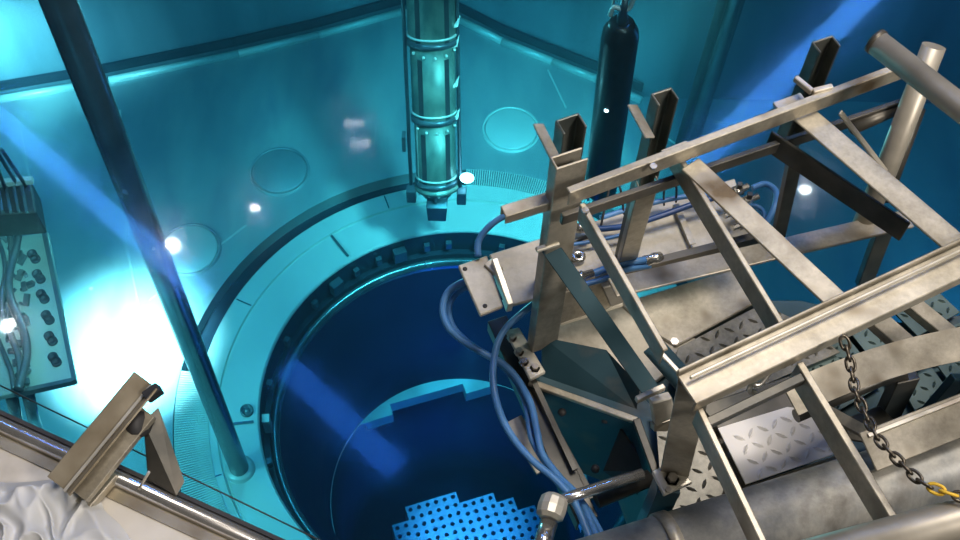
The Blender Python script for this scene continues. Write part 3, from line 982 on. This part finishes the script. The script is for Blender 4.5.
# lower right structure on the deck
ls = empty('deck_support', 'stainless bars and tubes lying across the checker deck at right', 'support frame', W(900, 380, DZ))
curve = [(790, 400, 9.72), (840, 378, 9.72), (900, 358, 9.72), (960, 344, 9.72), (1040, 330, 9.72), (1160, 318, 9.72)]
pts = spline(P3(*curve), 5)
mm = Mesh()
cv = []
for i, p in enumerate(pts):
    d = (pts[min(i + 1, len(pts) - 1)] - pts[max(i - 1, 0)]).normalized()
    u = Vector((.05, -.25, 1)); sd = d.cross(u).normalized(); u = sd.cross(d)
    cv += [p + sd * x + u * y for x, y in flat(.075, .006)]
mm.add(cv, [(i * 4 + k, i * 4 + (k + 1) % 4, i * 4 + 4 + (k + 1) % 4, i * 4 + 4 + k) for i in range(len(pts) - 1) for k in range(4)] + [(0, 1, 2, 3), tuple(range(len(cv) - 4, len(cv)))])
mm.build('curved_flat', STEEL, ls)
Mesh().tube(P3((796, 416, 9.6), (880, 380, 9.6), (905, 374, 9.6)), .016, 14).build('round_bar', STEEL_D, ls)
Mesh().prism(W(868, 452, 9.66), W(1152, 340, 9.66), angle(.09, .05, .005), (0, -.3, 1)).build('flat_bar', STEEL, ls, BV)
Mesh().prism(W(868, 436, 9.67), W(1152, 324, 9.67), flat(.008, .01)).build('flat_bar', STEEL_L, ls)
Mesh().prism(W(866, 306, 9.65), W(918, 352, 9.6), chan(.05, .03, .005)).build('cross_channel', STEEL, ls, BV)
Mesh().prism(W(912, 300, 9.65), W(1000, 372, 9.6), chan(.04, .03, .005)).build('cross_channel', STEEL, ls, BV)
Mesh().prism(W(906, 376, 9.6), W(880, 430, 9.38), flat(.06, .03), (.3, -1, 0)).build('strut', STEEL_D, ls, BV)
Mesh().prism(W(960, 376, 9.6), W(905, 440, 9.4), flat(.05, .02), (.3, -1, 0)).build('strut', TEAL, ls, BV)
slabpx([(840, 420), (880, 405), (905, 430), (880, 445), (850, 440)], 9.5, .006, 'cover_plate', STEEL_D, ls)
Mesh().prism(W(828, 412, 9.62), W(872, 436, 9.55), flat(.03, .01)).build('cover_plate', STEEL, ls)

# big duct along the bottom
dt = empty('curved_duct', 'large smooth metal duct running along the bottom right corner', 'duct', W(760, 510, DZ))
Mesh().tube(P3((520, 598, 9.52), (1384, 326, 9.52)),   .082, 40).build('duct_shell', DUCTM, dt)
Mesh().tube(P3((664, 552, 9.525), (676, 548, 9.525)), .086, 40).build('band', STEEL, dt)
# near hand rail tube
nr = tag(Mesh().tube(P3((570, 626, 10.1), (1450, 386, 10.1)), .036, 28).build('near_rail', PIPEM), 'thick round rail tube in the bottom right corner under the chain', 'rail')

# chain
ch = empty('steel_chain', 'dark steel chain hanging down in front of the frame at right', 'chain', W(850, 345, 10.1))
cp = spline(P3((845, 343, 10.12), (848, 352, 10.11), (852, 372, 10.1), (856, 392, 10.1), (866, 415, 10.1), (878, 438, 10.11), (900, 462, 10.12), (922, 482, 10.13), (942, 491, 10.14), (972, 500, 10.15)), 10)
# resample by length
dist = 0; links = []; step_ = .0205; nxt = 0
for i in range(len(cp) - 1):
    L_ = (cp[i + 1] - cp[i]).length
    while nxt <= dist + L_:
        t = (nxt - dist) / L_
        links.append((cp[i].lerp(cp[i + 1], t), (cp[i + 1] - cp[i]).normalized()))
        nxt += step_
    dist += L_
lk = Mesh()
ring = []
for k in range(16):
    t = 2 * PI * k / 16
    ring.append(Vector((.0078 * math.cos(t), .0145 * (abs(math.sin(t)) ** .8) * (1 if math.sin(t) > 0 else -1), 0)))
lk.tube(ring, .0031, 7, closed=True)
me = lk.build('link_src', CHAINM)
src = me.data
bpy.data.objects.remove(me)
src2 = src.copy(); src2.materials.clear(); src2.materials.append(YELLOW)
for i, (p, d) in enumerate(links):
    yl = abs((p - W(942, 489, 10.14)).length) < .014
    o = link('chain_link', src2 if yl else src, None, ch)
    if yl: o['label'] = 'yellow painted link'
    q = d.to_track_quat('Y', 'Z')
    q = q @ Vector((0, 1, 0)).rotation_difference(Vector((0, 1, 0))) @ Matrix.Rotation((PI / 2 if i % 2 else 0) + .5, 3, 'Y').to_quaternion()
    o.rotation_euler = q.to_euler()
    o.location = p - ch.location

# ================================================================== HOSES
def hose(pts, r, label, mat=HOSE, name='blue_hose', ends=False):
    m_ = Mesh().tube(spline(P3(*pts), 6), r, 10)
    if not ends:
        return tag(m_.build(name, mat), label, 'hose', 'blue hoses around the tray')
    e = empty(name, label, 'hose', W(*pts[0]), 'blue hoses around the tray')
    m_.build('hose_tube', mat, e)
    for k, s in ((0, 1), (-1, -2)):
        p = W(*pts[k]); q = W(*pts[s])
        d = (q - p).normalized()
        Mesh().lathe([(0, -.01), (r * .8, -.01), (r * .8, .0), (r * 1.7, .0), (r * 1.7, .022), (r * 1.3, .025), (r * 1.3, .05), (0, .05)], p, 10, axis=d).build('fitting', BRASS, e)
    return e


hose([(532, 206, 9.6), (512, 212, 9.6), (492, 224, 9.58), (479, 240, 9.55), (478, 256, 9.53)], .0085, 'blue hose arching from the first post to the mounting plate', ends=False)
hose([(468, 280, 9.46), (450, 290, 9.42), (443, 306, 9.4), (447, 325, 9.38), (462, 340, 9.36), (485, 354, 9.35), (503, 364, 9.34), (518, 380, 9.33), (531, 405, 9.33), (537, 432, 9.33), (543, 455, 9.33), (560, 478, 9.34), (580, 500, 9.36), (600, 545, 9.38)], .0095, 'outer blue hose looping left from under the mounting plate')
hose([(470, 286, 9.45), (456, 294, 9.4), (449, 308, 9.38), (453, 326, 9.36), (468, 342, 9.34), (490, 357, 9.33), (506, 370, 9.32), (520, 390, 9.31), (527, 412, 9.31), (532, 440, 9.31), (548, 466, 9.31), (566, 484, 9.32), (588, 510, 9.34), (610, 550, 9.36)], .0075, 'inner blue hose looping left from under the mounting plate')
hose([(536, 302, 9.44), (520, 315, 9.44), (506, 328, 9.43), (497, 345, 9.42), (493, 370, 9.41), (495, 395, 9.4), (503, 420, 9.4), (516, 442, 9.4), (534, 462, 9.4), (556, 480, 9.4), (576, 505, 9.4), (592, 545, 9.4)], .009, 'blue hose bowing down over the dark opening beside the edge beam')
hose([(575, 279, 9.52), (592, 274, 9.52), (615, 266, 9.52), (640, 261, 9.52), (660, 258, 9.5)], .010, 'short thick blue hose lying on the tray front', ends=True)
hose([(582, 285, 9.52), (604, 279, 9.52), (626, 270, 9.52), (650, 266, 9.5)], .0075, 'lower short blue hose lying on the tray front')
hose([(575, 228, 9.53), (600, 229, 9.53), (630, 225, 9.54), (660, 216, 9.55), (700, 202, 9.56), (742, 190, 9.57)], .008, 'dark blue hose running along the back of the tray', M('navy_hose', (.02, .06, .2), (.03, .09, .25), 0, .35, 20, .05), ends=True)
hose([(600, 218, 9.53), (640, 206, 9.54), (690, 196, 9.55), (735, 196, 9.57)], .007, 'thin blue hose nearest the pool on the tray')
hose([(752, 188, 9.58), (766, 184, 9.59), (776, 192, 9.6), (774, 208, 9.6), (764, 226, 9.57), (752, 232, 9.55)], .008, 'blue hose curling round the fittings at the end of the tray')
hose([(742, 206, 9.56), (756, 206, 9.57), (764, 214, 9.56), (762, 232, 9.54)], .006, 'inner blue hose curling at the end of the tray')
hose([(560, 246, 9.53), (600, 240, 9.53), (640, 230, 9.54)], .005, 'thin blue line under the slanting rung on the tray')
# valve fittings at the tray end
for i, (x, y) in enumerate(((738, 190), (748, 200), (736, 212), (744, 224))):
    c = W(x, y, 9.57)
    t = empty('hose_fitting', ['nearest the pool, topmost hose fitting at the tray end', 'second hose fitting from the top at the tray end',
                               'third hose fitting from the top at the tray end', 'lowest hose fitting at the tray end'][i], 'fitting', c, 'fittings at the tray end')
    d = (W(x + 14, y - 5, 9.57) - W(x - 14, y + 5, 9.57))
    Mesh().lathe([(0, -.035), (.008, -.035), (.008, -.015), (.013, -.014), (.013, .006), (.009, .008), (.009, .03), (0, .03)], c, 8, axis=d, smooth=False).build('coupling', BRASS, t)
    Mesh().prism(c, c + Vector((0, 0, .028)), flat(.012, .012)).build('valve_stem', STEEL_D, t)
# thin wire loops
for i, (a, b, c_) in enumerate((((600, 230), (612, 180), (624, 214)), ((664, 205), (668, 178), (676, 202)))):
    tag(Mesh().tube(spline(P3((*a, 9.52), (b[0] - 4, b[1] + 14, 9.58), (*b, 9.6), (b[0] + 8, b[1] + 8, 9.6), (*c_, 9.53)), 6), .003, 6).build('wire_loop', RUBBER),
        ['black wire loop behind the first slanting rung', 'black wire loop beside the second slanting rung'][i], 'wire')

# pipe elbow at bottom centre
pe = empty('drain_pipe', 'short polished pipe with a hexagon elbow at the bottom centre', 'pipe', W(548, 530, 9.4))
Mesh().tube(P3((538, 560, 9.42), (549, 522, 9.42)), .021, 20).build('pipe_leg', CHROME, pe)
Mesh().lathe([(0, -.028), (.022, -.028), (.033, -.02), (.035, 0), (.033, .02), (.024, .03), (.0, .03)], W(552, 508, 9.43), 12, axis=W(556, 498, 9.43) - W(548, 524, 9.43), smooth=False).build('elbow', STEEL_L, pe)
Mesh().tube(P3((556, 502, 9.42), (583, 493, 9.4), (610, 484, 9.38), (642, 474, 9.36)), .014, 16).build('pipe_arm', CHROME, pe)
Mesh().tube(P3((596, 500, 9.30), (650, 478, 9.30)), .022, 16).build('lower_arm', STEEL_D, pe)

# ================================================================== LEFT LEDGE
LZ = 9.30
lg = empty('steel_ledge', 'pale painted ledge at the lower left, edged by a round tube', 'ledge', W(100, 520, LZ))
a, b = W(-450, 219, LZ), W(525, 666.5, LZ)
dl = (b - a).normalized(); nl = Vector((-dl.y, dl.x, 0))
if nl.y > 0: nl = -nl
poly = [a, b, b + nl * 1.0, a + nl * 1.0]
Mesh().slab(poly, LZ - .05, LZ).build('ledge_plate', LEDGE, lg, .003)
Mesh().tube([a + Vector((0, 0, .01)), b + Vector((0, 0, .01))], .020, 20).build('edge_tube', CHROME, lg)
Mesh().prism(a - nl * .026 + Vector((0, 0, -.005)), b - nl * .026 + Vector((0, 0, -.005)), flat(.01, .05)).build('edge_gasket', RUBBER, lg)
Mesh().prism(a + nl * .035, b + nl * .035, flat(.03, .012)).build('cover_strip', BRKT, lg)
# bracket: long angle profile with strut, roller and pin
bk = empty('roller_bracket', 'bronze coloured angle bracket with a dark strut rising from the ledge', 'bracket', W(110, 480, LZ))
pa, pb = W(64, 490, LZ + .10), W(151, 384, LZ + .17)
Mesh().prism(pa, pb, [(-.055, .0), (0, -.02), (.03, .015), (.026, .019), (0, -.012), (-.053, .006)], (.1, .1, 1)).build('angle_profile', BRKT, bk, .001)
Mesh().prism(pa + Vector((.0, 0, -.012)), pb + Vector((.0, .0, -.012)), [(-.004, 0), (.004, 0), (.004, .008), (-.004, .008)]).build('bead', STEEL_L, bk)
Mesh().prism(W(80, 496, LZ + .07), W(148, 412, LZ + .12), flat(.05, .02)).build('inner_channel', STEEL, bk, .001)
Mesh().prism(W(146, 398, LZ + .16), W(160, 388, LZ + .17), flat(.025, .03)).build('end_stop', RUBBER, bk, .002)
Mesh().sheet([W(143, 422, LZ + .09), W(158, 408, LZ + .09), W(184, 482, LZ + .02), W(176, 496, LZ + .02), W(148, 480, LZ + .02)], .012).build('strut', STEEL_D, bk)
cx1 = W(139, 424, LZ + .11)
Mesh().lathe([(0, -.02), (.016, -.02), (.030, -.015), (.034, 0), (.030, .015), (.016, .02), (0, .02)], cx1, 24, axis=(1, -.2, .5)).build('roller', RUBBER, bk)
Mesh().tube(P3((139, 489, LZ + .03), (149, 472, LZ + .09)), .0035, 8).build('pin', STEEL_L, bk)
Mesh().prism(W(80, 505, LZ + .02), W(110, 470, LZ + .03), flat(.06, .03)).build('base_pad', STEEL, bk, .002)
# taut safety wire
tag(Mesh().tube([W(-40, 366, 9.2), W(340, 550, 9.2)], .0022, 6).build('safety_wire', RUBBER), 'thin dark wire stretched above the water along the lower left ledge', 'wire')

# crumpled plastic sheet on the ledge
bm = bmesh.new()
nu, nv = 100, 76
c0, c1, c2, c3 = W(-40, 478, LZ), W(96, 482, LZ), W(150, 575, LZ), W(-40, 580, LZ)
gridv = []
for i in range(nu + 1):
    row = []
    for j in range(nv + 1):
        s, t = i / nu, j / nv
        p = (c0.lerp(c1, s)).lerp(c3.lerp(c2, s), t)
        n1 = noise.noise(p * 7)
        n2 = abs(noise.noise(Vector((p.x * 16 + p.y * 5, p.y * 9, 3)) + Vector((noise.noise(p * 8), 0, 0)) * 1.5))
        n2 = min(n2 * 2.2, 1)
        e = min(s * 6 + .6, (1 - s) * 7, t * 7, 1)
        p = p + Vector((noise.noise(p * 9) * .03, noise.noise(p * 9 + Vector((5, 5, 5))) * .03, 0))
        p.z = LZ + .006 + e * (.028 + .022 * n1 + .030 * (1 - n2) ** 2)
        p.z = max(p.z, LZ + .004)
        row.append(bm.verts.new(p))
    gridv.append(row)
for i in range(nu):
    for j in range(nv):
        bm.faces.new((gridv[i][j], gridv[i + 1][j], gridv[i + 1][j + 1], gridv[i][j + 1]))
me = bpy.data.meshes.new('plastic_sheet')
for f in bm.faces: f.smooth = True
bm.to_mesh(me)
bm.free()
o = link('plastic_sheet', me, FILM)
tag(o, 'crumpled grey plastic sheet on the pale ledge in the lower left corner', 'plastic sheet')
